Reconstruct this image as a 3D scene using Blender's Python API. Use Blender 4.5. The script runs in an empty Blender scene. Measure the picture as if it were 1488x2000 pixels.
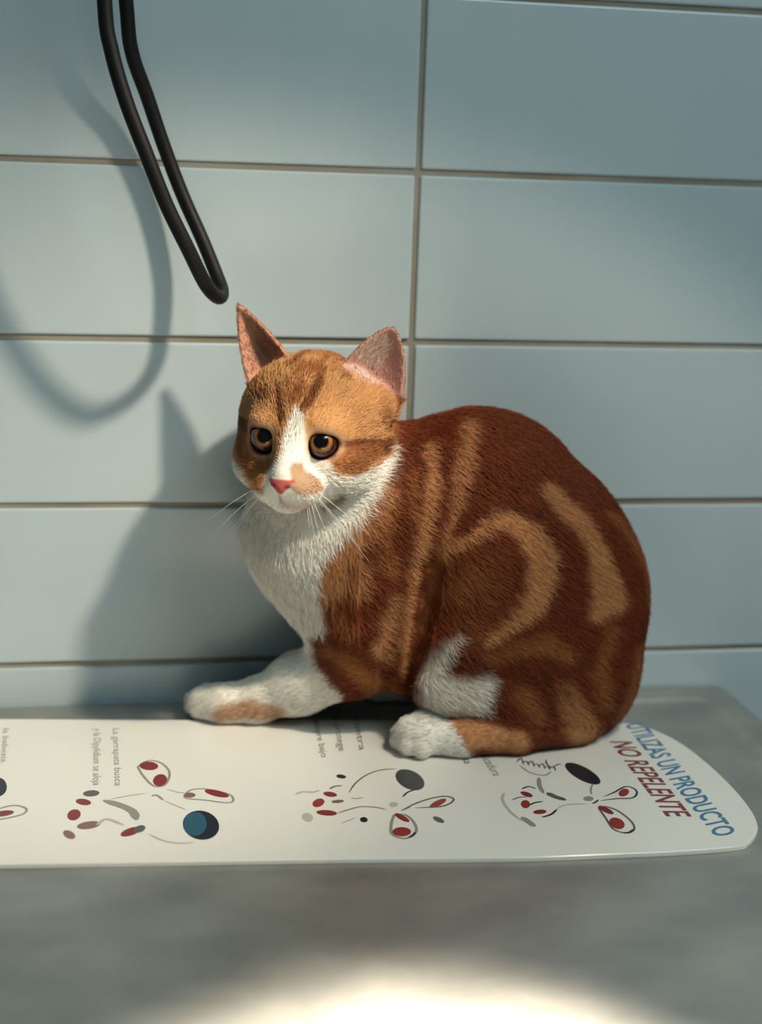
import bpy, bmesh, math, random, time
import numpy as np
from mathutils import Vector, Matrix
random.seed(7); rng = np.random.default_rng(7)
scene = bpy.context.scene
COL = scene.collection
# ------------------------------------------------------------------ camera
# world: x right along the wall, y into the wall (tiles at y = 0), z up, table top at z = 0, metres
F_PX = 2700.0
_yaw, _pit, _rol = -0.1736357, -0.230296, 0.03264705
CAM = np.array([-0.19195444, -0.98807241, 0.38076246])
_cy, _sy, _cp, _sp, _cr, _sr = (math.cos(_yaw), math.sin(_yaw), math.cos(_pit), math.sin(_pit), math.cos(_rol), math.sin(_rol))
FW = np.array([-_sy*_cp, _cy*_cp, _sp]); _r0 = np.array([_cy, _sy, 0.0]); _u0 = np.cross(_r0, FW)
RT = _cr*_r0 + _sr*_u0; UP = -_sr*_r0 + _cr*_u0
cam_d = bpy.data.cameras.new('camera'); cam = bpy.data.objects.new('camera', cam_d); COL.objects.link(cam)
cam_d.sensor_fit = 'VERTICAL'; cam_d.sensor_height = 36.0; cam_d.sensor_width = 27.0
cam_d.lens = 36.0*F_PX/2000.0
cam.matrix_world = Matrix(((RT[0], UP[0], -FW[0], CAM[0]), (RT[1], UP[1], -FW[1], CAM[1]), (RT[2], UP[2], -FW[2], CAM[2]), (0, 0, 0, 1)))
cam_d.clip_start = 0.01
cam_d.dof.use_dof = True; cam_d.dof.focus_distance = 0.868; cam_d.dof.aperture_fstop = 3.6
scene.camera = cam
# ------------------------------------------------------------------ world, lights, exposure
w = bpy.data.worlds.new('room_ambience'); scene.world = w; w.use_nodes = True
bg = w.node_tree.nodes['Background']; bg.inputs[0].default_value = (0.54, 0.92, 1.0, 1); bg.inputs[1].default_value = 0.075
def light(name, kind, loc, aim, energy, color, **kw):
    d = bpy.data.lights.new(name, kind); o = bpy.data.objects.new(name, d); COL.objects.link(o)
    d.energy = energy; d.color = color
    for k, v in kw.items(): setattr(d, k, v)
    o.location = loc
    o.rotation_euler = (Vector(aim)-Vector(loc)).to_track_quat('-Z', 'Y').to_euler()
    return o
LAMP = (0.33, -0.55, 0.925)
light('exam_lamp', 'SPOT', LAMP, (0.33-.350, -0.55-.2215, 0.925-.910), 11.5, (1.0, 0.83, 0.62),
      spot_size=math.radians(113), spot_blend=0.06, shadow_soft_size=0.030)
light('exam_lamp_inner', 'SPOT', LAMP, (-0.30, -0.03, 0.04), 40.0, (1.0, 0.84, 0.64), spot_size=math.radians(33), spot_blend=1.0, shadow_soft_size=0.030)
light('exam_lamp_beam', 'SPOT', LAMP, (-0.075, -0.515, 0.0), 1000.0, (1.0, 0.87, 0.70), spot_size=math.radians(16.5), spot_blend=1.0, shadow_soft_size=0.030)
light('ceiling_panel', 'AREA', (0.8, -1.15, 1.65), (0.1, -0.2, 0.2), 14.5, (0.82, 1.0, 1.0), shape='RECTANGLE', size=1.2, size_y=0.6)
vs = scene.view_settings
scene.display_settings.display_device = 'sRGB'
vs.view_transform = 'Standard'; vs.look = 'None'; vs.gamma = 1.0; vs.use_curve_mapping = False; vs.exposure = 0.0
scene.cycles.use_denoising = True
# ------------------------------------------------------------------ helpers
def at(px, py, y):
    d = FW*F_PX + RT*(px-744) - UP*(py-1000); return CAM + (y-CAM[1])/d[1]*d
def on_z(px, py, z):
    d = FW*F_PX + RT*(px-744) - UP*(py-1000); return CAM + (z-CAM[2])/d[2]*d
def proj(P):
    d = P-CAM; z = d@FW; return np.stack([744+F_PX*(d@RT)/z, 1000-F_PX*(d@UP)/z], -1)
def tag(o, label=None, cat=None, group=None, kind=None):
    if label: o['label'] = label
    if cat: o['category'] = cat
    if group: o['group'] = group
    if kind: o['kind'] = kind
    return o
def obj(name, me, mat=None, parent=None, loc=None):
    o = bpy.data.objects.new(name, me); COL.objects.link(o)
    if mat is not None: me.materials.append(mat)
    if parent is not None: o.parent = parent
    if loc is not None: o.location = loc
    return o
def mesh(name, vs_, fs, smooth=False):
    me = bpy.data.meshes.new(name); me.from_pydata([tuple(map(float, v)) for v in vs_], [], fs); me.update()
    if smooth: me.polygons.foreach_set('use_smooth', [True]*len(me.polygons))
    return me
def from_bm(name, bm, smooth=False):
    me = bpy.data.meshes.new(name); bm.to_mesh(me); bm.free()
    if smooth: me.polygons.foreach_set('use_smooth', [True]*len(me.polygons))
    return me
def catmull(pts, n=8):
    P = [np.array(p, float) for p in pts]; P = [2*P[0]-P[1]]+P+[2*P[-1]-P[-2]]; out = []
    for i in range(1, len(P)-2):
        for k in range(n):
            t = k/n
            out.append(.5*((2*P[i])+(-P[i-1]+P[i+1])*t+(2*P[i-1]-5*P[i]+4*P[i+1]-P[i+2])*t*t+(-P[i-1]+3*P[i]-3*P[i+1]+P[i+2])*t**3))
    out.append(P[-2]); return np.array(out)
def tube(name, path, radius, seg=12):
    path = np.array(path, float); n = len(path)
    rad = np.full(n, radius) if np.isscalar(radius) else np.array(radius, float)
    T = np.gradient(path, axis=0); T /= np.linalg.norm(T, axis=1)[:, None]
    ref = np.array([0.3, 0.9, 0.1]); N = np.cross(T[0], ref); N /= np.linalg.norm(N)
    V = []; Fc = []
    for i in range(n):
        N = N - T[i]*(N@T[i]); N /= np.linalg.norm(N); B = np.cross(T[i], N)
        for k in range(seg):
            a = 2*math.pi*k/seg; V.append(path[i]+rad[i]*(math.cos(a)*N+math.sin(a)*B))
    for i in range(n-1):
        for k in range(seg):
            Fc.append((i*seg+k, i*seg+(k+1) % seg, (i+1)*seg+(k+1) % seg, (i+1)*seg+k))
    Fc.append(tuple(range(seg-1, -1, -1))); Fc.append(tuple((n-1)*seg+k for k in range(seg)))
    return mesh(name, V, Fc, True)
def mat(name, color=(.8, .8, .8), rough=.5, metal=0., ior=1.5, **kw):
    m = bpy.data.materials.new(name); m.use_nodes = True; b = m.node_tree.nodes['Principled BSDF']
    b.inputs['Base Color'].default_value = (*color, 1); b.inputs['Roughness'].default_value = rough
    b.inputs['Metallic'].default_value = metal; b.inputs['IOR'].default_value = ior
    for k, v in kw.items(): b.inputs[k].default_value = v
    return m
def nd(m, t, **kw):
    n = m.node_tree.nodes.new(t)
    for k, v in kw.items(): setattr(n, k, v)
    return n
def noise_color(m, stops, scale=8., detail=4., stretch=(1, 1, 1), rough=None, bump=0., bscale=None, objrand=0.):
    nt = m.node_tree; b = nt.nodes['Principled BSDF']
    tc = nd(m, 'ShaderNodeTexCoord'); mp = nd(m, 'ShaderNodeMapping'); mp.inputs['Scale'].default_value = stretch
    nz = nd(m, 'ShaderNodeTexNoise'); nz.inputs['Scale'].default_value = scale; nz.inputs['Detail'].default_value = detail
    cr = nd(m, 'ShaderNodeValToRGB'); el = cr.color_ramp.elements
    el[0].position, el[0].color = stops[0][0], (*stops[0][1], 1); el[1].position, el[1].color = stops[-1][0], (*stops[-1][1], 1)
    for p, c in stops[1:-1]: e = el.new(p); e.color = (*c, 1)
    nt.links.new(tc.outputs['Object'], mp.inputs['Vector']); nt.links.new(mp.outputs[0], nz.inputs['Vector'])
    nt.links.new(nz.outputs['Fac'], cr.inputs['Fac']); nt.links.new(cr.outputs['Color'], b.inputs['Base Color'])
    if rough:
        mr = nd(m, 'ShaderNodeMapRange'); mr.inputs['To Min'].default_value, mr.inputs['To Max'].default_value = rough
        nt.links.new(nz.outputs['Fac'], mr.inputs['Value']); nt.links.new(mr.outputs[0], b.inputs['Roughness'])
    if bump:
        n2 = nd(m, 'ShaderNodeTexNoise'); n2.inputs['Scale'].default_value = bscale or scale*4; n2.inputs['Detail'].default_value = 3
        nt.links.new(mp.outputs[0], n2.inputs['Vector'])
        bp = nd(m, 'ShaderNodeBump'); bp.inputs['Strength'].default_value = bump; bp.inputs['Distance'].default_value = .002
        nt.links.new(n2.outputs['Fac'], bp.inputs['Height']); nt.links.new(bp.outputs[0], b.inputs['Normal'])
    return m
# ------------------------------------------------------------------ materials
M_tile = mat('glazed_pale_blue_tile', (.40, .47, .50), .10, ior=1.52)
noise_color(M_tile, [(.3, (.46, .565, .615)), (.55, (.50, .60, .64)), (.75, (.55, .62, .635))], 6, 3, (1, 1, .35), (.16, .22), .02, 20)
M_grout = noise_color(mat('stained_grout', (.3, .29, .25), .9), [(.3, (.20, .17, .115)), (.5, (.27, .25, .20)), (.7, (.33, .33, .29))], 9, 5)
M_steel = noise_color(mat('worn_stainless_steel', (.4, .4, .4), .4, 1.0), [(.25, (.40, .405, .385)), (.5, (.50, .495, .465)), (.75, (.60, .59, .55))], 16, 6, (1, 1.4, 1), (.46, .56), .06, 120)
M_mat = mat('white_laminated_print', (.80, .79, .745), .22)
M_rubber = mat('black_rubber', (.005, .005, .006), .55)
M_rubber.node_tree.nodes['Principled BSDF'].inputs['Specular IOR Level'].default_value = .25
M_floor = noise_color(mat('grey_vinyl_floor', (.3, .31, .32), .5), [(.3, (.26, .27, .28)), (.7, (.34, .35, .36))], 5)
# ------------------------------------------------------------------ the setting: tiled wall, floor
TH, TW, G = .12, .36, .0042
def box_mesh(name, x0, x1, y0, y1, z0, z1, bev=0., seg=2):
    bm = bmesh.new(); bmesh.ops.create_cube(bm, size=1)
    for v in bm.verts:
        v.co = ((x0+x1)/2+v.co.x*(x1-x0), (y0+y1)/2+v.co.y*(y1-y0), (z0+z1)/2+v.co.z*(z1-z0))
    if bev: bmesh.ops.bevel(bm, geom=bm.edges[:]+bm.verts[:], offset=bev, segments=seg, affect='EDGES', profile=.5)
    return from_bm(name, bm)
FLOOR_Z = -.90
wall = tag(obj('wall_back', box_mesh('wall_back', -1.44-.01, 1.44+.01, .0012, .06, FLOOR_Z, 1.60), M_grout), 'pale blue glazed tile wall with stained grout behind the cat', kind='structure')
tile_me = box_mesh('tile', -TW/2+G/2, TW/2-G/2, -.0006, .008, -TH/2+G/2, TH/2-G/2, .0016, 3)
for p_ in tile_me.polygons: p_.use_smooth = False
tile_me.materials.append(M_tile)
z_top = .512
for r in range(-9, 12):
    for c in range(-4, 4):
        zc = z_top-(r+.5)*TH
        if zc-TH/2 < FLOOR_Z-.001: continue
        t = bpy.data.objects.new('tile', tile_me); COL.objects.link(t); t.parent = wall
        t.location = ((c+.5)*TW+random.uniform(-.0004, .0004), random.uniform(-.0003, .0002), zc+random.uniform(-.0003, .0003))
        t.rotation_euler = (random.uniform(-.002, .002), random.uniform(-.0015, .0015), random.uniform(-.002, .002))
tag(obj('floor', box_mesh('floor', -1.6, 1.6, -2.6, .06, FLOOR_Z-.03, FLOOR_Z), M_floor), 'plain grey floor under the steel table', kind='structure')
# ------------------------------------------------------------------ steel table with a raised rim
table = tag(bpy.data.objects.new('exam_table', None), 'stainless steel examination table pushed against the tiled wall', 'table'); COL.objects.link(table)
table.location = (-.37, -.33, FLOOR_Z)
def table_top():
    X0, X1, Y0, Y1 = -1.0, .262, -.66, -.004
    # profile from the outer edge inwards: (inset, z)
    prof = [(0., -.045), (0., .0008), (.0008, .0016), (.003, .0022), (.008, .0024), (.012, .0021), (.019, .0019), (.0235, .0014), (.026, .0003), (.033, 0.), ]
    V = []; Fc = []
    corner = 6
    def ring(inset, z):
        out = []; R = max(.012, .030-inset*.6) if inset < .03 else .012
        for (cx, cy, a0) in ((X1, Y1, 0), (X0, Y1, 90), (X0, Y0, 180), (X1, Y0, 270)):
            sx = 1 if cx == X1 else -1; sy = 1 if cy == Y1 else -1
            R = .006
            ox, oy = cx-sx*(inset+R), cy-sy*(inset+R)
            for k in range(corner+1):
                a = math.radians(a0+90*k/corner); out.append((ox+R*math.cos(a), oy+R*math.sin(a), z))
        return out
    rings = [ring(i, z) for i, z in prof]; n = len(rings[0])
    for rr in rings: V += rr
    for i in range(len(rings)-1):
        for k in range(n):
            Fc.append((i*n+k, i*n+(k+1) % n, (i+1)*n+(k+1) % n, (i+1)*n+k))
    Fc.append(tuple((len(rings)-1)*n+k for k in range(n))); Fc.append(tuple(range(n-1, -1, -1)))
    me = mesh('table_top', V, Fc)
    for p_ in me.polygons: p_.use_smooth = len(p_.vertices) == 4
    return me
tt = obj('table_top', table_top(), M_steel); tt.parent = table; tt.matrix_parent_inverse = Matrix.Translation(-Vector(table.location))
for sx in (-.92, .18):
    for sy in (-.60, -.08):
        lg = obj('leg', tube('leg', [(sx, sy, FLOOR_Z), (sx, sy, -.4), (sx, sy, -.044)], .02, 14), M_steel)
        lg.parent = table; lg.matrix_parent_inverse = Matrix.Translation(-Vector(table.location))
# ------------------------------------------------------------------ printed mat
MZ = .0030
def om(px, py): return on_z(px, py, MZ)
def print_mat():
    a = [om(*q) for q in [(1440, 1653), (1464, 1643), (1478, 1625), (1479, 1607), (1466, 1580), (1432, 1538), (1385, 1493), (1335, 1454), (1290, 1430), (1250, 1417), (1215, 1412)]]
    b0 = om(0, 1404); f0 = om(0, 1688)
    db = (b0-om(1215, 1412)); db /= np.linalg.norm(db); df = f0-om(1200, 1668); df /= np.linalg.norm(df)
    Lm = .62
    tl = b0+db*Lm; bl = f0+df*Lm
    ctrl = [om(700, 1677), om(1000, 1675), om(1200, 1668), om(1330, 1662)]+a+[om(1000, 1409), om(700, 1406)]
    core = [p for p in catmull(ctrl, 6)]
    left = [tl+db*.0, tl+db*.03+(bl-tl)*.12, tl+db*.045+(bl-tl)*.5, bl+df*.03-(bl-tl)*.12, bl]
    out = core+[p for p in catmull([core[-1], b0, tl]+left[1:-1]+[bl, f0, core[0]], 6)[1:-1]]
    n = len(out); e = .0009
    cen = np.mean(out, axis=0)
    def inset(p, d): v = p-cen; L = np.linalg.norm(v); return p-v/L*d
    rings = [[(*p[:2], .0002) for p in out], [(*p[:2], MZ-e) for p in out], [(*inset(p, e*.35)[:2], MZ-e*.3) for p in out], [(*inset(p, e*1.1)[:2], MZ) for p in out]]
    V = sum(rings, []); Fc = []
    for i in range(3):
        for k in range(n): Fc.append((i*n+k, i*n+(k+1) % n, (i+1)*n+(k+1) % n, (i+1)*n+k))
    Fc.append(tuple(3*n+k for k in range(n))); Fc.append(tuple(range(n-1, -1, -1)))
    me = mesh('printed_mat', V, Fc)
    bm = bmesh.new(); bm.from_mesh(me); bmesh.ops.recalc_face_normals(bm, faces=bm.faces); bm.to_mesh(me); bm.free()
    return me
pmat = tag(obj('printed_mat', print_mat(), M_mat), 'long white printed mat with rounded end lying on the steel table', 'mat')
INK = {}
def ink(name, c, rough=.3):
    if name not in INK: INK[name] = mat('ink_'+name, c, rough)
    return INK[name]
I_red, I_dred = ink('red', (.30, .035, .03)), ink('dark_red', (.20, .03, .025))
I_blue, I_black, I_grey = ink('blue', (.035, .20, .36)), ink('black', (.018, .02, .022)), ink('grey', (.28, .28, .25))
I_lgrey, I_teal, I_navy, I_dgrey = ink('light_grey', (.48, .47, .42)), ink('teal', (.022, .10, .16)), ink('navy', (.012, .016, .03)), ink('dark_grey', (.11, .11, .10))
I_maroon, I_brown = ink('maroon', (.22, .03, .028)), ink('brown', (.22, .13, .10))
_lay = [0]
def zlay():
    _lay[0] += 1; return MZ+.00004+.000004*(_lay[0] % 30)
def pts_to_mat(pts): return [om(*p) for p in pts]
def blob(name, m, cx, cy, rx, ry, rot=0, n=28):
    c, s = math.cos(math.radians(rot)), math.sin(math.radians(rot)); z = zlay()
    P = []
    for k in range(n):
        a = 2*math.pi*k/n; x, y = rx*math.cos(a), ry*math.sin(a); q = om(cx+x*c-y*s, cy+x*s+y*c); P.append((q[0], q[1], z))
    P = P[::-1]
    o = obj(name, mesh(name, P, [tuple(range(n))]), m, pmat); return o
def stroke(name, m, pts, wpx, taper=True, closed=False):
    q = [p for p in pts]+([pts[0]] if closed else [])
    C = catmull(q, 6); W = np.array([om(*p) for p in C]); n = len(W); z = zlay()
    T = np.gradient(W, axis=0); T[:, 2] = 0; T /= np.linalg.norm(T, axis=1)[:, None]+1e-12; N = np.stack([-T[:, 1], T[:, 0], 0*T[:, 0]], 1)
    t = np.linspace(0, 1, n); ww = wpx*.00022*(np.clip(np.minimum(t, 1-t)*5+.3, .3, 1) if taper and not closed else np.ones(n))
    V = [(*(W[i]+N[i]*ww[i])[:2], z) for i in range(n)]+[(*(W[i]-N[i]*ww[i])[:2], z) for i in range(n)]
    Fc = [(i, n+i, n+i+1, i+1) for i in range(n-1)]
    return obj(name, mesh(name, V, Fc), m, pmat)
def lettering(name, m, text, o_px, end_px, up_px, bold=0.):
    """flat printed words: o_px base-line start, end_px base-line end, up_px top of the last letter, all points on the mat"""
    cd = bpy.data.curves.new('words', 'FONT'); cd.body = text; cd.resolution_u = 3; cd.offset = bold; cd.fill_mode = 'FRONT'
    to = bpy.data.objects.new('words', cd); COL.objects.link(to); bpy.context.view_layer.update()
    me = bpy.data.meshes.new_from_object(to.evaluated_get(bpy.context.evaluated_depsgraph_get()))
    bpy.data.objects.remove(to)
    V = np.zeros(len(me.vertices)*3); me.vertices.foreach_get('co', V); V = V.reshape(-1, 3)
    x0, x1 = V[:, 0].min(), V[:, 0].max(); y1 = .70
    O, E, Uq = om(*o_px), om(*end_px), om(*up_px); ex = E-O; ey = Uq-E
    z = zlay()
    W = O+((V[:, :1]-x0)/(x1-x0))*ex+(V[:, 1:2]/y1)*ey; W[:, 2] = z
    me.vertices.foreach_set('co', W.ravel()); me.update()
    bm = bmesh.new(); bm.from_mesh(me)
    bm.normal_update()
    for f in bm.faces:
        if f.normal.z < 0: f.normal_flip()
    bm.to_mesh(me); bm.free()
    me.name = name
    return obj(name, me, m, pmat)
def A(X, Y): return (X/2.976, 1380+Y/2.976)
def B(X, Y): return (560+X/3.72, 1460+Y/3.72)
def Cc(X, Y): return (900+X/2.53, 1400+Y/2.53)
def blobz(fn, s, name, m, X, Y, rx, ry, rot=0): c = fn(X, Y); blob(name, m, c[0], c[1], rx/s, ry/s, rot)
def strokez(fn, name, m, P, wpx, **k): stroke(name, m, [fn(*p) for p in P], wpx, **k)
# drawing by the left-hand text
strokez(A, 'drawn_line', I_grey, [(800, 350), (860, 315), (930, 325), (980, 370), (980, 420), (950, 460), (890, 460), (830, 400)], 4, closed=True)
blobz(A, 2.976, 'red_spot', I_maroon, 865, 345, 55, 25, 3); blobz(A, 2.976, 'red_spot', I_maroon, 930, 428, 42, 34, -20)
strokez(A, 'drawn_line', I_grey, [(1070, 520), (1110, 485), (1200, 480), (1330, 510), (1355, 545), (1320, 560), (1200, 545), (1090, 535)], 3.5, closed=True)
blobz(A, 2.976, 'red_spot', I_maroon, 1260, 505, 72, 18, 13); blobz(A, 2.976, 'red_spot', I_brown, 1102, 515, 34, 15)
blobz(A, 2.976, 'round_nose', I_navy, 1168, 690, 107, 84, 12); blobz(A, 2.976, 'nose_highlight', I_teal, 1133, 682, 68, 70, 12)
strokez(A, 'drawn_line', I_lgrey, [(860, 740), (950, 780), (1050, 795), (1130, 788)], 4); strokez(A, 'drawn_line', I_lgrey, [(970, 480), (1040, 500), (1080, 500)], 3)
strokez(A, 'drawn_line', I_lgrey, [(960, 550), (1020, 575), (1080, 600)], 3); strokez(A, 'drawn_line', I_grey, [(880, 522), (910, 515), (950, 545)], 4)
blobz(A, 2.976, 'drawn_spot', I_dgrey, 530, 505, 48, 18, -4); blobz(A, 2.976, 'red_spot', I_maroon, 485, 555, 45, 18, 8)
blobz(A, 2.976, 'red_spot', I_maroon, 430, 630, 40, 31, -20); blobz(A, 2.976, 'red_spot', I_brown, 515, 690, 68, 22, -8); blobz(A, 2.976, 'drawn_spot', I_brown, 402, 745, 38, 22, 25)
strokez(A, 'drawn_line', I_grey, [(600, 545), (700, 575), (770, 610), (795, 660)], 13); strokez(A, 'drawn_line', I_lgrey, [(560, 690), (620, 655), (720, 690)], 6)
blobz(A, 2.976, 'red_spot', I_maroon, 760, 728, 62, 22, -18); blobz(A, 2.976, 'drawn_spot', I_dgrey, 812, 712, 34, 20, -20)
strokez(A, 'drawn_line', I_lgrey, [(640, 540), (740, 520), (850, 505)], 3)
# drawing at the far left
blobz(A, 2.976, 'round_nose', I_navy, -12, 468, 52, 55); strokez(A, 'drawn_line', I_grey, [(-30, 600), (80, 575), (150, 592), (140, 622), (60, 645), (-30, 655)], 3.5, closed=True)
blobz(A, 2.976, 'red_spot', I_maroon, 20, 622, 62, 16, -8)
# drawing in the middle
strokez(B, 'drawn_line', I_dgrey, [(450, 330), (500, 260), (580, 200), (680, 165), (800, 155)], 2.6)
blobz(B, 3.72, 'round_nose', ink('slate', (.04, .044, .05)), 895, 235, 112, 66, 25)
strokez(B, 'drawn_line', I_black, [(840, 360), (880, 325), (940, 305)], 3)
strokez(B, 'drawn_line', I_dgrey, [(830, 460), (930, 410), (1050, 370), (1150, 355), (1210, 372), (1190, 405), (1120, 430), (1040, 435), (930, 440)], 3.2)
blobz(B, 3.72, 'red_spot', I_red, 1098, 405, 66, 21, -25)
strokez(B, 'drawn_line', I_grey, [(780, 490), (758, 560), (765, 630), (850, 662), (910, 640), (942, 600), (920, 540), (860, 490)], 4.5, closed=True)
blobz(B, 3.72, 'red_spot', I_red, 835, 612, 68, 34); blobz(B, 3.72, 'red_spot', I_maroon, 838, 510, 60, 18, 28)
strokez(B, 'drawn_line', I_black, [(885, 655), (915, 640), (935, 615)], 4)
blobz(B, 3.72, 'red_spot', I_red, 230, 402, 45, 29, -20); blobz(B, 3.72, 'red_spot', I_maroon, 315, 340, 50, 18, 8); blobz(B, 3.72, 'red_spot', I_maroon, 290, 475, 75, 20, 4)
blobz(B, 3.72, 'drawn_spot', I_brown, 370, 392, 46, 12, -4)
strokez(B, 'drawn_line', I_lgrey, [(60, 345), (110, 322), (190, 325), (240, 310)], 5); strokez(B, 'drawn_line', I_dgrey, [(310, 302), (350, 282), (405, 278)], 3.5)
strokez(B, 'drawn_line', I_grey, [(360, 480), (450, 452), (540, 430), (650, 436), (725, 452)], 3.5); strokez(B, 'drawn_line', I_grey, [(465, 368), (510, 372), (560, 362)], 2.5)
blobz(B, 3.72, 'drawn_spot', I_black, 395, 211, 36, 14, 8); blobz(B, 3.72, 'drawn_spot', I_black, 560, 525, 28, 19, 5); blobz(B, 3.72, 'drawn_spot', I_dgrey, 1103, 525, 44, 17, 24)
blobz(B, 3.72, 'drawn_spot', I_lgrey, 150, 508, 42, 32, 20); blobz(B, 3.72, 'drawn_spot', I_lgrey, 775, 415, 32, 18); strokez(B, 'drawn_line', I_lgrey, [(400, 550), (450, 530), (500, 510)], 3)
strokez(B, 'drawn_line', I_grey, [(830, 460), (870, 445), (900, 430)], 3)
# drawing by the big words
blobz(Cc, 2.53, 'round_nose', I_navy, 602, 281, 98, 33, 28)
strokez(Cc, 'drawn_line', I_grey, [(655, 330), (642, 355), (645, 385)], 3)
strokez(Cc, 'drawn_line', I_black, [(705, 395), (755, 375), (812, 346), (855, 355), (870, 378), (845, 402), (770, 405), (690, 415)], 3.2)
blobz(Cc, 2.53, 'red_spot', I_red, 805, 375, 27, 18, -20)
strokez(Cc, 'drawn_line', I_dgrey, [(680, 450), (715, 500), (755, 556), (820, 575), (856, 556), (842, 518), (780, 468), (720, 445)], 3.2, closed=True)
strokez(Cc, 'drawn_line', I_black, [(800, 574), (832, 572), (854, 556)], 4.5)
blobz(Cc, 2.53, 'red_spot', I_red, 771, 527, 40, 26, 22); blobz(Cc, 2.53, 'red_spot', I_maroon, 717, 461, 42, 12, 26)
strokez(Cc, 'drawn_line', I_black, [(400, 497), (445, 483), (475, 458)], 3.6); strokez(Cc, 'drawn_line', I_lgrey, [(475, 455), (510, 438), (560, 432), (620, 430)], 3)
strokez(Cc, 'drawn_line', I_grey, [(385, 300), (388, 340), (408, 378)], 7); strokez(Cc, 'drawn_line', I_dgrey, [(425, 375), (465, 395), (520, 412)], 11)
blobz(Cc, 2.53, 'red_spot', I_red, 319, 432, 23, 20, 10); blobz(Cc, 2.53, 'red_spot', I_maroon, 325, 383, 32, 11, 18); blobz(Cc, 2.53, 'red_spot', I_maroon, 390, 470, 33, 11, -4)
strokez(Cc, 'drawn_line', I_black, [(300, 357), (335, 345), (372, 356)], 3.4); strokez(Cc, 'drawn_line', I_dgrey, [(250, 412), (290, 398), (330, 396)], 2.6); strokez(Cc, 'drawn_line', I_black, [(335, 438), (365, 425), (405, 418)], 3.4)
strokez(Cc, 'drawn_line', I_lgrey, [(215, 375), (205, 410), (240, 465), (300, 515)], 5); strokez(Cc, 'drawn_line', I_grey, [(300, 495), (335, 520), (365, 543)], 10)
blobz(Cc, 2.53, 'drawn_spot', I_grey, 630, 405, 26, 12); strokez(Cc, 'drawn_line', I_black, [(650, 430), (665, 422), (680, 410)], 3)
for k in range(7): strokez(Cc, 'drawn_line', I_dgrey, [(275+k*27, 225+k*5), (296+k*27, 205+k*7+8*(k % 2)), (312+k*26, 238+k*5)], 2.6)
strokez(Cc, 'drawn_line', I_grey, [(290, 240), (340, 275), (410, 290), (450, 270)], 3); strokez(Cc, 'drawn_line', I_dgrey, [(420, 210), (425, 235), (450, 250), (480, 235), (500, 238)], 3)
# words
lettering('printed_words', I_blue, 'UTILIZAS UN PRODUCTO', Cc(812, 40), Cc(1262, 596), Cc(1366, 574), .018)
lettering('printed_words', I_dred, 'NO REPELENTE', Cc(736, 122), Cc(1018, 492), Cc(1142, 494), .018)
for txt, a, b, c in [('La garrapata busca', A(655, 128), A(668, 462), A(712, 462)), ('y la Dipylidium se aloja', A(545, 128), A(540, 458), A(588, 458)), ('la babesia', A(20, 128), A(5, 325), A(42, 325)),
                     ('siempre bajo', (628-18, 1400), (628, 1480), (641, 1478)), ('la protege', (650, 1400), (662, 1468), (676, 1466)), ('contra', (690, 1402), (702, 1466), (715, 1464)),
                     ('evita', (895, 1470), (908, 1492), (924, 1491)), ('la picadura', (930, 1464), (964, 1516), (982, 1514))]:
    lettering('printed_words', I_dgrey if a[0] > 500 else I_grey, txt, a, b, c)
# ------------------------------------------------------------------ hanging black cord
def cord():
    far = [(246, 0, -.040), (257, 100, -.033), (288, 190, -.025), (320, 285, -.021), (356, 380, -.022), (395, 468, -.029), (422, 535, -.040)]
    tip = [(433, 566, -.048), (431, 580, -.057), (420, 577, -.067)]
    near = [(400, 553, -.078), (368, 488, -.086), (325, 400, -.090), (287, 304, -.092), (247, 200, -.092), (218, 100, -.091), (204, 0, -.090)]
    P = [at(*q) for q in far+tip+near]
    up_f = [P[0]+np.array((-.008, -.006, .10)), P[0]+np.array((-.014, -.012, .30)), P[0]+np.array((-.016, .0, .52))]
    up_n = [P[-1]+np.array((-.002, .004, .10)), P[-1]+np.array((-.003, .014, .30)), P[-1]+np.array((-.0, .044, .52))]
    path = catmull(up_f[::-1]+P+up_n, 8)
    return path
cpath = cord()
cord_root = tag(bpy.data.objects.new('hanging_cord', None), 'black rubber cord hanging in a narrow loop in front of the tiles', 'cord'); COL.objects.link(cord_root)
obj('loop', tube('loop', cpath, .0047, 14), M_rubber, cord_root)
top = .5*(cpath[0]+cpath[-1])
hk = bmesh.new(); bmesh.ops.create_cone(hk, cap_ends=True, segments=20, radius1=.016, radius2=.016, depth=.004, matrix=Matrix.Translation((top[0], -.002, top[2]-.004)) @ Matrix.Rotation(math.pi/2, 4, 'X'))
hook = obj('wall_hook', from_bm('wall_hook', hk), M_steel, cord_root)
obj('hook_arm', tube('hook_arm', catmull([(top[0], -.001, top[2]-.008), (top[0], -.03, top[2]-.012), (top[0], -.075, top[2]-.010), (top[0], -.082, top[2]+.012)], 6), .004, 10), M_steel, hook)
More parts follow.
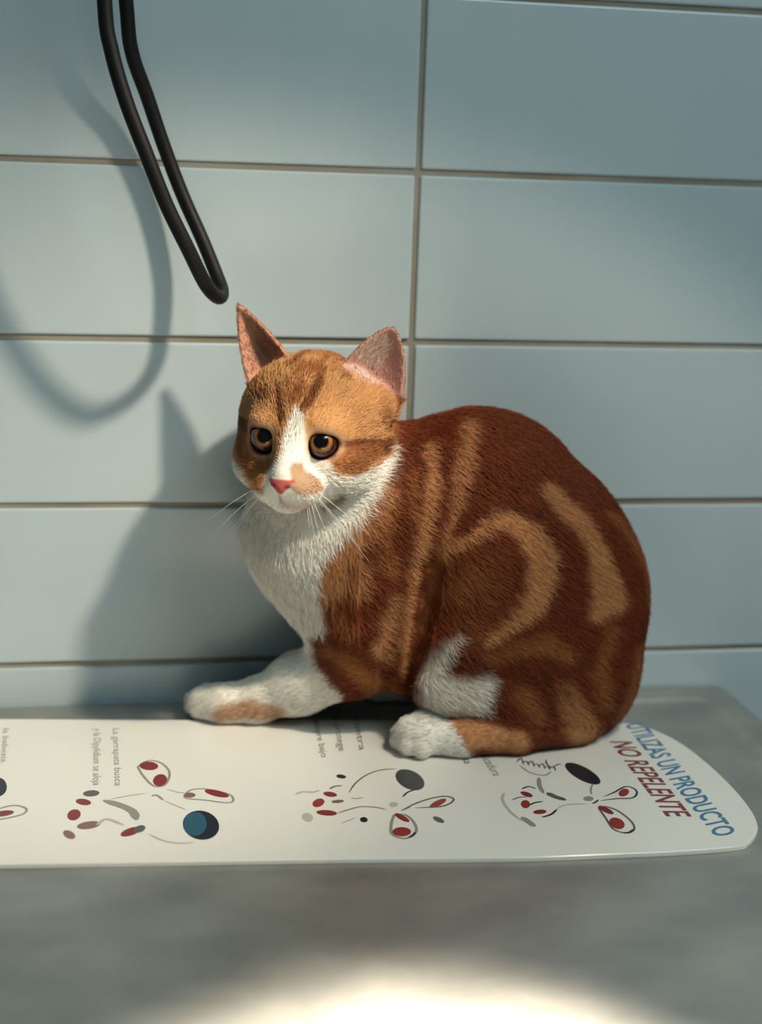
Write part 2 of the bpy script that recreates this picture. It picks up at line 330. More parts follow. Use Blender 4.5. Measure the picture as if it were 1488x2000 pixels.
# ------------------------------------------------------------------ the cat
HO = at(599.25, 863.3, -.090); HS = 1.08e-3
HL = np.array([0.92282416, -0.38444324, -0.02447364]); HF = np.array([-0.38502058, -0.92253108, -0.02637359]); HU = np.array([0.01243855, -0.03376105, 0.99935253])
def hw(x, y, z): return HO+HS*(x*HL+y*HF+z*HU)          # head-local millimetres (cat's left, forward, up) to world
def h_local(P): D = (P-HO)/HS; return np.stack([D@HL, D@HF, D@HU], -1)
STEP = .00125
GMIN = np.array([-.200, -.168, -.004]); GMAX = np.array([.215, .0, .325])
DIM = np.ceil((GMAX-GMIN)/STEP).astype(int)
field = np.full(DIM, .05, np.float32)
def sub(lo, hi):
    i0 = np.clip(np.floor((lo-GMIN)/STEP).astype(int), 0, DIM); i1 = np.clip(np.ceil((hi-GMIN)/STEP).astype(int)+1, 0, DIM)
    sl = tuple(slice(a, b) for a, b in zip(i0, i1))
    ax = [GMIN[k]+STEP*np.arange(i0[k], i1[k]) for k in range(3)]
    X, Y, Z = np.meshgrid(*ax, indexing='ij'); return sl, np.stack([X, Y, Z], -1)
def smin(a, b, k):
    h = np.maximum(k-np.abs(a-b), 0)/k; return np.minimum(a, b)-h*h*k*.25
def put(sl, d, k): field[sl] = smin(field[sl], d, k)
def cut(sl, d, k): field[sl] = -smin(-field[sl], d, k)
def ell(c, r, axes=np.eye(3), k=.012, op=put):
    c = np.array(c); r = np.array(r); m = r.max()+k+.004; sl, P = sub(c-m, c+m)
    q = (P-c)@np.array(axes).T; k0 = np.linalg.norm(q/r, axis=-1); k1 = np.linalg.norm(q/r**2, axis=-1)+1e-9
    op(sl, (k0*(k0-1)/k1), k)
def cone(a, b, ra, rb, k=.010, op=put):
    a = np.array(a); b = np.array(b); m = max(ra, rb)+k+.004; sl, P = sub(np.minimum(a, b)-m, np.maximum(a, b)+m)
    ab = b-a; t = np.clip(((P-a)@ab)/(ab@ab), 0, 1)
    op(sl, np.linalg.norm(P-a-t[..., None]*ab, axis=-1)-(ra+(rb-ra)*t), k)
def chain(pts, k=.010):
    for (p, r), (q, s) in zip(pts[:-1], pts[1:]): cone(p, q, r, s, k)
def eb(px, py, y, rx, ry, depth, rot=0., k=.016, yaw=0.):
    """body mass: place and radii read off the photo, depth radius in metres, tilt in the x-z plane"""
    c = at(px, py, y); s = ((c-CAM)@FW)/F_PX; a = math.radians(rot); b = math.radians(yaw)
    ax = np.array([[math.cos(a), 0, math.sin(a)], [0, 1, 0], [-math.sin(a), 0, math.cos(a)]])
    Rz = np.array([[math.cos(b), -math.sin(b), 0], [math.sin(b), math.cos(b), 0], [0, 0, 1]])
    ell(c, (rx*s, depth, ry*s), (Rz@ax.T).T, k)
def eh(x, y, z, rx, ry, rz, k=6., op=put): ell(hw(x, y, z), np.array((rx, ry, rz))*HS, np.array([HL, HF, HU]), k*HS, op)
def ch(a, b, ra, rb, k=6.): cone(hw(*a), hw(*b), ra*HS, rb*HS, k*HS)
def gp(px, py, h): q = on_z(px, py, MZ); return np.array([q[0], q[1], MZ+h])
# trunk
eb(925, 1046, -.068, 236, 250, .044, 0, .02)
eb(1035, 1185, -.071, 236, 258, .050, 0, .02)
eb(1000, 1270, -.070, 225, 160, .052, 0, .02)
eb(1120, 1325, -.074, 112, 112, .044, 0, .02)
eb(790, 1090, -.062, 150, 250, .043, 0, .02)
eb(640, 1045, -.062, 150, 175, .040, 0, .02)
eb(700, 1180, -.062, 120, 140, .040, 0, .02)
eb(800, 1232, -.064, 160, 100, .040, 0, .02)
eb(1068, 1050, -.070, 128, 128, .040, 0, .02)
# neck
cone(hw(2, -22, 0), at(740, 990, -.062), .036, .046, .02)
cone(hw(0, -10, -18), at(610, 1030, -.064), .030, .040, .02)
# shoulder and near foreleg
eb(735, 1140, -.080, 78, 150, .026, 8, .014)
NF = [(at(735, 1235, -.084), .026), (at(690, 1294, -.076), .0228), (at(585, 1334, -.056), .0205), (gp(500, 1407, .0150), .0145), (gp(440, 1407, .0128), .0122), (gp(402, 1401, .0118), .0118)]
chain(NF, .010)
for i, (px, py) in enumerate([(380, 1386), (381, 1397), (394, 1405), (414, 1409)]):
    cone(gp(px+26, py-3, .0120), gp(px, py, .0075), .0060, .0066, .0022)
# far foreleg, tucked behind the near one
chain([(at(720, 1230, -.040), .022), (at(650, 1310, -.034), .018), (np.array([-.080, -.026, .019]), .0135), (np.array([-.112, -.0225, .0145]), .012)], .010)
# near hind leg: thigh, knee, shank, long foot flat on the mat
eb(966, 1165, -.1005, 126, 205, .0265, 14, .0045)
chain([(at(905, 1265, -.101), .030), (at(872, 1330, -.104), .0195), (at(1000, 1375, -.104), .021), (at(1105, 1412, -.103), .0155)], .012)
eb(1080, 1350, -.090, 105, 95, .032, 0, .014)
chain([(gp(1128, 1452, .0155), .0135), (gp(1010, 1470, .0120), .0105), (gp(900, 1474, .0110), .0105), (gp(835, 1471, .0125), .0125)], .008)
ell(gp(812, 1467, .013), (.015, .0145, .0135), k=.007)
for i, (px, py) in enumerate([(785, 1452), (783, 1466), (799, 1477), (823, 1481)]):
    cone(gp(px+26, py-5, .0130), gp(px, py, .0080), .0064, .0072, .0020)
# far hind leg and the tail, curled between the cat and the wall
chain([(at(1000, 1280, -.040), .032), (np.array([.030, -.035, .03]), .02), (np.array([.09, -.036, .018]), .014)], .01)
chain([(at(1150, 1330, -.060), .020), (np.array([.118, -.040, .016]), .0125), (np.array([.095, -.020, .0125]), .0105), (np.array([.04, -.016, .0115]), .0095), (np.array([-.02, -.016, .0100]), .0080)], .010)
# head
eh(0, -14, 10, 45, 47, 43, 10)
for s in (-1, 1):
    eh(s*22, 8, -12, 20.5, 24, 18, 12)
    eh(s*17, 24, 15, 12, 10, 8, 8)
    eh(s*9, 38.5, -20.5, 12, 11.5, 10, 8)
ch((0, 24, 12), (0, 46.5, -11), 12, 7.2, 9)
eh(0, 37, -28, 9.5, 10, 7.5, 6)
for s in (-1, 1): eh(s*3.7, 50.2, -14.2, 3.5, 3.8, 2.7, 2.0)
eh(0, 51.2, -16.8, 3.6, 3.9, 4.2, 2.5)
eh(39, -16, 24, 10, 12, 12, 8); 
EYES = {1: (16.6, 26.3, 6.4), -1: (-17.6, 26.3, 6.4)}
ER = 9.3
for s in (-1, 1): eh(*EYES[s], ER+.1, ER+.1, ER+.1, 2.0, cut)
for s in (-1, 1): eh(s*17.2, 28.5, 16.8, 9.5, 6.2, 3.9, 2.6)      # upper eyelids
# ears: thin cupped sheets
EARS = [((34.5, -12, 34), (47., -17, 72.0), (.30, .95, .05), 21.0, .55), ((-28., -12, 37), (-53., -17, 79.5), (-.15, .96, .2), 16.5, .74)]
def ear_local(P, ear):
    b, t, n, W, ex = ear; b = np.array(b); t = np.array(t); a = t-b; Le = np.linalg.norm(a); a /= Le
    n = np.array(n); n = n-a*(n@a); n /= np.linalg.norm(n); wv = np.cross(a, n)
    q = h_local(P)-b; return q@a, q@wv, q@n, Le, (W, ex)
def ear_half(a, Le, W): u = np.clip(1-a/Le, 0, 1); return W[0]*np.clip(u, 0, 1)**W[1]*(1+.12*np.sin(np.pi*np.clip(1-u, 0, 1)))
for ear in EARS:
    c = hw(*(np.array(ear[0])+np.array(ear[1]))/2); m = .05; sl, P = sub(c-m, c+m)
    a, wv, n, Le, W = ear_local(P, ear); Wa = ear_half(a, Le, W)
    back = -.62*Wa*(1-np.clip(np.abs(wv)/(Wa+1e-6), 0, 1)**2)
    th = 1.25+.8*np.clip(1-a/Le, 0, 1)
    d = np.maximum(np.maximum(np.abs(n-back)*.72-th, (np.abs(wv)-Wa)*.8), np.maximum(-a-14, a-Le))
    put(sl, d*HS, 3.2*HS)
def surf(px, py):
    d = FW*F_PX+RT*(px-744)-UP*(py-1000); d /= np.linalg.norm(d); ts = np.arange(.70, 1.0, .0008); P = CAM+ts[:, None]*d
    ok = np.all((P > GMIN+.002) & (P < GMAX-.004), axis=1); P = P[ok]; i = ((P-GMIN)/STEP).astype(int); v = field[i[:, 0], i[:, 1], i[:, 2]]
    return P[np.argmax(v < 0)]
groove = [surf(*q)+np.array([0, -.002, 0]) for q in [(850, 1075), (838, 1110), (828, 1160), (815, 1220), (806, 1290), (802, 1350)]]
for (p, q, ra, rb) in zip(groove[:-1], groove[1:], (.003, .007, .008, .0075, .007), (.007, .008, .0075, .007, .006)): cone(p, q, ra, rb, .006, cut)
# keep the underside flat on what it rests on
zz = GMIN[2]+STEP*np.arange(DIM[2]); field = np.maximum(field, (MZ-.0006-zz)[None, None, :].astype(np.float32))
yy = GMIN[1]+STEP*np.arange(DIM[1]); field = np.maximum(field, (yy+.0035)[None, :, None].astype(np.float32))
def surface_nets(f):
    ins = f < 0; nx, ny, nz = f.shape
    cnt = np.zeros((nx-1, ny-1, nz-1), np.int8)
    for i in (0, 1):
        for j in (0, 1):
            for k in (0, 1): cnt += ins[i:nx-1+i, j:ny-1+j, k:nz-1+k]
    act = np.argwhere((cnt > 0) & (cnt < 8)); idx = np.full(cnt.shape, -1, np.int32); idx[tuple(act.T)] = np.arange(len(act))
    acc = np.zeros((len(act), 3)); num = np.zeros(len(act))
    corners = [(i, j, k) for i in (0, 1) for j in (0, 1) for k in (0, 1)]
    for a in range(8):
        for b in range(a+1, 8):
            ca, cb = np.array(corners[a]), np.array(corners[b])
            if np.abs(ca-cb).sum() != 1: continue
            fa = f[tuple((act+ca).T)]; fb = f[tuple((act+cb).T)]; m = (fa < 0) != (fb < 0)
            t = np.where(m, fa/(fa-fb+1e-20), 0); acc += np.where(m[:, None], ca+t[:, None]*(cb-ca), 0); num += m
    V = GMIN+STEP*(act+acc/num[:, None]); Q = []
    for ax in range(3):
        o1, o2 = [(1, 2), (2, 0), (0, 1)][ax]
        s0 = [slice(None)]*3; s1 = [slice(None)]*3; s0[ax] = slice(0, -1); s1[ax] = slice(1, None)
        e = np.argwhere(ins[tuple(s0)] != ins[tuple(s1)])
        e = e[(e[:, o1] > 0) & (e[:, o2] > 0) & (e[:, o1] < f.shape[o1]-1) & (e[:, o2] < f.shape[o2]-1)]
        u = np.zeros(3, int); u[o1] = 1; v = np.zeros(3, int); v[o2] = 1
        q = np.stack([idx[tuple((e-u-v).T)], idx[tuple((e-v).T)], idx[tuple(e.T)], idx[tuple((e-u).T)]], 1)
        flip = ~ins[tuple(e.T)]; q[flip] = q[flip][:, ::-1]; Q.append(q)
    return V, np.concatenate(Q)
def blur(f):
    for ax in range(3):
        g = f.copy(); s = [slice(None)]*3; a = [slice(None)]*3; b = [slice(None)]*3
        s[ax] = slice(1, -1); a[ax] = slice(0, -2); b[ax] = slice(2, None)
        g[tuple(s)] = .5*f[tuple(s)]+.25*(f[tuple(a)]+f[tuple(b)]); f = g
    return f
field = np.clip(field, -.02, .02)
CV, CQ = surface_nets(blur(field))
def sample(P, arr):
    q = (P-GMIN)/STEP; i = np.clip(np.floor(q).astype(int), 0, DIM-2); t = q-i; out = 0
    for a in (0, 1):
        for b in (0, 1):
            for c in (0, 1):
                wgt = (t[:, 0] if a else 1-t[:, 0])*(t[:, 1] if b else 1-t[:, 1])*(t[:, 2] if c else 1-t[:, 2])
                out = out+wgt*arr[i[:, 0]+a, i[:, 1]+b, i[:, 2]+c]
    return out
def grad(P, e=.0020):
    g = np.stack([sample(P+np.eye(3)[k]*e, field)-sample(P-np.eye(3)[k]*e, field) for k in range(3)], -1)
    return g/(np.linalg.norm(g, axis=1)[:, None]+1e-9)
# ---- coat pattern, a function of position on the cat
def seg_dist(uv, pts, wid):
    pts = np.array(pts, float); wid = np.array(wid if np.ndim(wid) else [wid]*len(pts), float); best = np.full(len(uv), 1e9)
    for i in range(len(pts)-1):
        a, b = pts[i], pts[i+1]; ab = b-a; t = np.clip(((uv-a)@ab)/(ab@ab+1e-9), 0, 1)
        best = np.minimum(best, np.linalg.norm(uv-a-t[:, None]*ab, axis=1)-(wid[i]+(wid[i+1]-wid[i])*t))
    return best
def poly_dist(uv, pts):
    pts = np.array(pts, float); n = len(pts); d = np.full(len(uv), 1e9); ins = np.zeros(len(uv), bool)
    for i in range(n):
        a, b = pts[i], pts[(i+1) % n]; ab = b-a; t = np.clip(((uv-a)@ab)/(ab@ab+1e-9), 0, 1)
        d = np.minimum(d, np.linalg.norm(uv-a-t[:, None]*ab, axis=1))
        c = ((a[1] <= uv[:, 1]) != (b[1] <= uv[:, 1])); x = a[0]+(uv[:, 1]-a[1])*(b[0]-a[0])/(b[1]-a[1]+1e-12)
        ins ^= c & (uv[:, 0] < x)
    return np.where(ins, -d, d)
def sm(d, soft): t = np.clip(.5-d/(2*soft), 0, 1); return (t*t*(3-2*t))[:, None]
_ph = rng.uniform(0, 6.28, (24, 2)); _dir = rng.normal(size=(24, 3)); _dir /= np.linalg.norm(_dir, axis=1)[:, None]; _fr = np.geomspace(70, 520, 24)
def wob(P, ch_, lo=0, hi=24):
    s = 0
    for i in range(lo, hi): s = s+np.sin(P@_dir[i]*_fr[i]+_ph[i, ch_])/(1+.12*i)
    return s/ math.sqrt(hi-lo)
TAN, DARK, MID, WHITE = np.array([.58, .285, .12]), np.array([.175, .036, .009]), np.array([.33, .118, .037]), np.array([.88, .84, .76])
FACE, FDARK, PINK, NOSE, RIM = np.array([.56, .29, .115]), np.array([.18, .056, .016]), np.array([.50, .26, .21]), np.array([.52, .11, .09]), np.array([.030, .016, .012])
def Z1(X, Y): return (420+X/3.543, 560+Y/3.543)
def Z2(X, Y): return (340+X/2.862, 1000+Y/2.862)
def Z3(X, Y): return (740+X/2.657, 760+Y/2.657)
def mixc(c, col, m): return c*(1-m)+col*m
def is_head(P):
    L = h_local(P); q = (L-np.array([0, 2, 2]))/np.stack([np.where(L[:, 2] > 16, 64., np.clip(53+(L[:, 2]-6)*1.1, 53, 64)), np.full(len(L), 66.), np.full(len(L), 53.)], 1); d = np.linalg.norm(q, axis=1)-1
    ear = L[:, 2] > 30
    return np.where(ear, -1., d)*50, L
def FLANK(P): return np.where(P[:, 2] < .045, np.where(P[:, 0] < -.05, -.030, -.085), -.066)   # the cat's mid plane: both sides carry the same pattern
def body_color(P):
    Q = P.copy(); Q[:, 1] = np.where(Q[:, 1] > FLANK(Q), 2*FLANK(Q)-Q[:, 1], Q[:, 1]); uv = proj(Q); uv = uv+np.stack([wob(P, 0), wob(P, 1)], 1)*4.5
    c = np.repeat(DARK[None], len(P), 0)*(1+.18*wob(P, 1, 6)[:, None])
    S = lambda pts, wd, col, soft=9, st=1.: mixc(c, col, sm(seg_dist(uv, pts, np.array(wd)*(1.2 if col is TAN else 1.)), soft)*st)
    c = S([(930, 1120), (920, 1200)], 50, np.array([.22, .062, .017]), 40, .9)
    # shoulder and neck
    c = S([Z3(40, 420), Z3(30, 560), Z3(0, 800), (738, 1100)], [8, 16, 14, 10], MID, 12)
    c = S([(752, 960), (712, 1020), (668, 1070), (640, 1110)], [10, 20, 22, 14], TAN, 14, .75)
    c = S([Z3(150, 440), Z3(150, 640)], 9, MID, 8); c = S([Z2(920, 350), Z2(870, 400)], 20, TAN, 14, .8); c = S([Z2(1040, 300), Z2(1030, 430)], 11, TAN, 10, .7)
    c = S([Z2(1190, 260), Z2(1190, 320)], 14, MID, 12); c = S([Z2(1210, 480), Z2(1170, 620), Z2(1150, 800)], [10, 14, 12], TAN, 10, .65)
    c = S([Z2(900, 560), Z2(980, 640)], 14, MID, 12); c = S([Z2(860, 800), Z2(960, 830), Z2(1050, 930), Z2(1180, 1010)], [12, 18, 24, 26], MID, 16)
    # flank stripes
    c = S([Z3(250, 300), Z3(258, 500), Z3(205, 750), Z3(160, 950), Z3(132, 1150), Z3(110, 1450)], [9, 12, 12, 10, 9, 8], TAN, 7, .85)
    c = S([Z3(455, 200), Z3(420, 400), Z3(380, 560), Z3(340, 720), Z3(300, 820)], [13, 15, 9, 8, 6], TAN, 9, .72)
    # thigh whorl
    c = S([Z3(330, 830), Z3(500, 725), Z3(640, 665), Z3(760, 740), Z3(830, 880), Z3(820, 1000), Z3(780, 1120), Z3(680, 1200), Z3(540, 1290)], [7, 10, 15, 22, 24, 24, 20, 12, 8], TAN, 9, .95)
    c = S([Z3(330, 850), Z3(280, 960), Z3(240, 1100), Z3(210, 1250)], [9, 10, 10, 10], MID, 9)
    c = S([Z3(470, 960), Z3(380, 1060)], 22, MID, 20, .55)
    c = S([Z3(860, 510), Z3(930, 600), Z3(1030, 690), Z3(1110, 840), Z3(1150, 980), Z3(1170, 1080), Z3(1110, 1160)], [12, 16, 14, 17, 24, 30, 15], TAN, 9, .9)
    c = S([Z3(1190, 640), Z3(1300, 760), Z3(1380, 900), Z3(1405, 1100)], [8, 9, 11, 10], MID, 10, .9)
    c = S([Z3(560, 1380), Z3(720, 1335), Z3(860, 1310), Z3(960, 1380)], [8, 14, 20, 14], MID, 12); c = S([Z3(1190, 1240), Z3(1130, 1430), Z3(1150, 1620)], [10, 12, 16], MID, 12)
    c = S([Z3(1340, 1340), Z3(1300, 1580), Z3(1230, 1720)], [9, 11, 14], MID, 10); c = S([Z3(720, 1560), Z3(800, 1680)], 18, MID, 14)
    c = S([Z3(940, 1560), Z3(1000, 1680), Z3(1060, 1790)], [16, 26, 22], TAN, 12, .75); c = S([Z3(880, 1590), Z3(950, 1560)], 9, DARK*1.2, 10, .8)
    c = S([Z3(400, 1780), Z3(560, 1800), Z3(740, 1840)], [28, 22, 16], TAN, 12, .9)
    # foreleg bars
    c = S([Z2(840, 850), Z2(930, 930), Z2(1050, 1010)], [12, 17, 12], DARK, 8); c = S([Z2(860, 700), Z2(1010, 735)], 12, DARK, 8); c = S([Z2(1090, 780), Z2(1170, 900)], 7, DARK, 7)
    # white bib, foreleg, knee and toes
    bib = [(770, 870), (762, 915), (746, 943), (714, 998), Z2(880, 170), Z2(820, 280), Z2(808, 450), Z2(836, 640), Z2(756, 705), Z2(800, 850), Z2(880, 950), Z2(960, 1045), (640, 1440), (300, 1500), (300, 800), (600, 780)]
    c = mixc(c, WHITE, sm(poly_dist(uv, bib), 8))
    c = mixc(c, np.array([.50, .26, .12]), sm(seg_dist(uv, [(438, 1392), (490, 1384), (545, 1396)], [17, 19, 14]), 10)*.85)
    knee = [Z3(285, 1350), Z3(400, 1275), Z3(420, 1285), Z3(345, 1400), Z3(335, 1470), Z3(400, 1490), Z3(540, 1460), Z3(585, 1490), Z3(560, 1680), Z3(180, 1680), Z3(225, 1450)]
    c = mixc(c, WHITE, sm(poly_dist(uv, knee), 13)*.88)
    foot = [Z3(-50, 1660), Z3(300, 1680), Z3(385, 1730), Z3(430, 1800), Z3(500, 1900), Z3(400, 2050), Z3(-50, 2050)]
    c = mixc(c, WHITE, sm(poly_dist(uv, foot), 7))
    return np.clip(c, .004, 1)
def head_color(P, L):
    # markings laid over the face in the units they were measured in, with slightly ragged edges
    uv = proj(P)+np.stack([wob(P, 0), wob(P, 1)], 1)*2.2
    c = np.repeat(FACE[None], len(P), 0)*(1+.10*wob(P, 0, 8)[:, None])
    S = lambda pts, wd, col, soft=5, st=1.: mixc(c, col, sm(seg_dist(uv, [Z1(*p) for p in pts], wd), soft)*st)
    side = L[:, 1] < 12
    c = mixc(c, MID*1.15, sm(-(L[:, 1]*-1-16), 14)*.55)               # darker towards nape
    for P_, wd, col, st in [([(720, 600), (700, 700), (640, 810), (590, 880)], [5, 6, 6, 4], FDARK, .9), ([(545, 640), (600, 580), (680, 595), (700, 640)], [4, 7, 8, 4], MID, .9),
                            ([(435, 730), (448, 850), (462, 940)], [3, 5, 4], FDARK, .85), ([(595, 690), (560, 780), (535, 830)], [5, 6, 4], MID, .9), ([(510, 700), (500, 800)], 4, MID, .7),
                            ([(650, 390), (585, 490), (520, 560)], [4, 5, 5], FDARK, .7), ([(770, 470), (690, 580)], 4, MID, .9), ([(860, 470), (790, 600)], 5, MID, .6), ([(940, 420), (890, 560), (880, 640)], [8, 8, 6], FDARK, .6),
                            ([(895, 1082), (1000, 1105), (1150, 1125), (1190, 1085)], [5, 7, 9, 6], FDARK, .95), ([(850, 1210), (960, 1190), (1110, 1150)], [9, 15, 8], MID, .8), ([(900, 1260), (1000, 1270)], 8, MID, .6),
                            ([(170, 960), (250, 985)], 8, FDARK, .8), ([(190, 1060), (260, 1180), (300, 1300)], [10, 14, 10], MID, .7), ([(1150, 900), (1240, 1000)], 8, MID, .5), ([(230, 700), (330, 760)], 8, MID, .5)]:
        c = S(P_, np.array(wd)*1.6, col, 4, min(1., st*1.15))
    white = [Z1(*p) for p in [(545, 860), (505, 955), (468, 1060), (440, 1160), (395, 1240), (345, 1320), (330, 1440), (260, 1400), (215, 1290), (140, 1190), (60, 1250), (100, 1700), (700, 1800), (1060, 1500), (1165, 1350), (1222, 1250), (1246, 1100), (1190, 1185), (1085, 1262), (960, 1312), (850, 1310), (808, 1280), (795, 1215), (700, 1185), (640, 1150), (634, 1040), (612, 930), (575, 880)]]
    c = mixc(c, WHITE, sm(poly_dist(uv, white), 5))
    patch = [Z1(*p) for p in [(505, 1260), (530, 1225), (590, 1220), (622, 1275), (720, 1335), (735, 1385), (685, 1440), (560, 1440), (525, 1405)]]
    c = mixc(c, np.array([.45, .25, .12]), sm(poly_dist(uv, patch), 5)*.9)
    c = mixc(c, np.array([.30, .13, .09]), sm(seg_dist(uv, [Z1(440, 1440), Z1(455, 1490), Z1(500, 1520)], 2.), 3)*.7)
    c = mixc(c, np.array([.25, .12, .08]), sm(seg_dist(uv, [Z1(520, 1385), Z1(545, 1415), Z1(600, 1445), Z1(660, 1440)], 1.6), 3)*.6)
    c = mixc(c, np.array([.62, .42, .34]), sm(seg_dist(uv, [Z1(460, 1500), Z1(560, 1525), Z1(640, 1510)], 6), 7)*.6)
    c = mixc(c, np.array([.16, .10, .055]), sm(seg_dist(uv, [Z1(740, 1515), Z1(800, 1490), Z1(850, 1460)], 7), 6)*.8)
    # ears: pink cups, paler fringe
    for ear in EARS:
        a, wv, n, Le, W = ear_local(P, ear); Wa = ear_half(a, Le, W)
        front = n > -.62*Wa*(1-np.clip(np.abs(wv)/(Wa+1e-6), 0, 1)**2)+.1
        m = ((a > 0) & (np.abs(wv) < Wa*1.02) & front & (n < 4)).astype(float)[:, None]
        c = mixc(c, PINK if ear[0][0] > 0 else np.array([.60, .30, .20]), m)  # right ear's lighter orange cup stands in for light shining through it
        bk = ((a > 4) & ~front).astype(float)[:, None]; c = mixc(c, MID, bk*.6)
    for s in (-1, 1):
        E = np.array(EYES[s]); d = np.linalg.norm(L-E, axis=1)
        c = mixc(c, RIM, sm((d-ER-1.5), .6)*(L[:, 1:2] > E[1]-3))
        c = mixc(c, np.array([.62, .45, .36]), sm(np.abs(d-ER-3.6)-.8, .8)*.35)
    nz = np.maximum(np.maximum(np.abs(L[:, 0])-np.clip(7.6-np.maximum(-13.4-L[:, 2], 0)*.92, .9, 9), L[:, 2]+11.6), np.maximum(-20.8-L[:, 2], 47.5-L[:, 1]))
    c = mixc(c, NOSE, sm(nz, .7))
    for s in (-1, 1): c = mixc(c, np.array([.12, .03, .03]), sm(np.linalg.norm((L-np.array([s*4.4, 53.2, -15.6]))/np.array([1.9, 3, 1.1]), axis=1)-1, .5)*.9)
    return np.clip(c, .004, 1)
def coat(P):
    hd, L = is_head(P); t = np.clip(.5-hd/6, 0, 1)[:, None]
    return body_color(P)*(1-t)+head_color(P, L)*t
cat = tag(bpy.data.objects.new('cat', None), 'orange tabby and white cat crouching on the printed mat', 'cat'); COL.objects.link(cat)
cat.location = (.03, -.07, MZ)
INV = Matrix.Translation(-Vector(cat.location))
def part(o): o.parent = cat; o.matrix_parent_inverse = INV; return o
me = bpy.data.meshes.new('body'); me.vertices.add(len(CV)); me.vertices.foreach_set('co', CV.astype(np.float32).ravel())
me.loops.add(len(CQ)*4); me.loops.foreach_set('vertex_index', CQ.astype(np.int32).ravel())
me.polygons.add(len(CQ)); me.polygons.foreach_set('loop_start', np.arange(0, len(CQ)*4, 4, dtype=np.int32)); me.polygons.foreach_set('loop_total', np.full(len(CQ), 4, np.int32))
me.update(); me.validate(); me.polygons.foreach_set('use_smooth', np.ones(len(me.polygons), bool))
vc = coat(CV); at_ = me.color_attributes.new('coat', 'FLOAT_COLOR', 'POINT'); at_.data.foreach_set('color', np.concatenate([vc, np.ones((len(vc), 1))], 1).astype(np.float32).ravel())
def coat_mat(name, rough, gain=1.):
    m = mat(name, (.5, .3, .1), rough); b = m.node_tree.nodes['Principled BSDF']; b.inputs['Specular IOR Level'].default_value = .25
    a = nd(m, 'ShaderNodeAttribute', attribute_name='coat'); m.node_tree.links.new(a.outputs['Color'], b.inputs['Base Color']); return m
M_skin, M_fur = coat_mat('cat_skin', .75), coat_mat('cat_fur', .6)
body = part(obj('body', me, M_skin))
# ---- eyes
def eye(s):
    E = np.array(EYES[s]); bm = bmesh.new(); bmesh.ops.create_uvsphere(bm, u_segments=64, v_segments=48, radius=ER*HS)
    em = from_bm('eye', bm, True); V = np.zeros(len(em.vertices)*3, np.float32); em.vertices.foreach_get('co', V); V = V.reshape(-1, 3)
    gaze = np.array([.19 if s > 0 else .12, .94, .32]); gaze /= np.linalg.norm(gaze)      # head-local gaze
    g = gaze[0]*HL+gaze[1]*HF+gaze[2]*HU; ang = np.degrees(np.arccos(np.clip((V@g)/(ER*HS), -1, 1)))[:, None]
    iris = np.array([.42, .19, .035]); c = np.repeat(iris[None], len(V), 0)
    c = mixc(c, np.array([.30, .12, .025]), np.clip((ang-26)/12, 0, 1)); c = mixc(c, np.array([.035, .008, .008]), np.clip((ang-43)/5, 0, 1)); c = mixc(c, np.array([.003, .003, .003]), np.clip((32-ang)/4, 0, 1))
    ca = em.color_attributes.new('coat', 'FLOAT_COLOR', 'POINT'); ca.data.foreach_set('color', np.concatenate([c, np.ones((len(V), 1))], 1).astype(np.float32).ravel())
    o = part(obj('eye', em, M_eye)); o.location = hw(*E); o['label'] = 'amber eye with dark round pupil'
M_eye = coat_mat('cat_eye', .08); M_eye.node_tree.nodes['Principled BSDF'].inputs['Specular IOR Level'].default_value = .5
for s in (1, -1): eye(s)
# ---- whiskers
M_whisk = mat('whisker', (.85, .83, .78), .4)
for s, x0, z0, dx, dy, dz, Lw in [(1, 12, -20, .20, .22, -.95, 26), (1, 14, -21, .34, .2, -.9, 30), (1, 15, -22, .50, .15, -.85, 30), (1, 13, -23, .30, .3, -.9, 22), (1, 16, -20, .75, .1, -.62, 40), (1, 16, -18, .85, .1, -.45, 42), (1, 17, -22, .8, .0, -.75, 48),
                               (-1, -12, -20, -.75, .25, -.6, 40), (-1, -13, -22, -.6, .2, -.8, 36), (-1, -13, -18, -.85, .2, -.5, 44), (-1, -14, -24, -.7, .1, -.75, 34)]:
    a = np.array([x0, 44-abs(x0)*.15, z0], float); d = np.array([dx, dy, dz]); d /= np.linalg.norm(d)
    path = [hw(*(a+d*Lw*t+np.array([0, -6, -7])*t*t)) for t in np.linspace(0, 1, 9)]
    part(obj('whisker', tube('whisker', path, np.linspace(.00022, .00006, 9), 5), M_whisk))
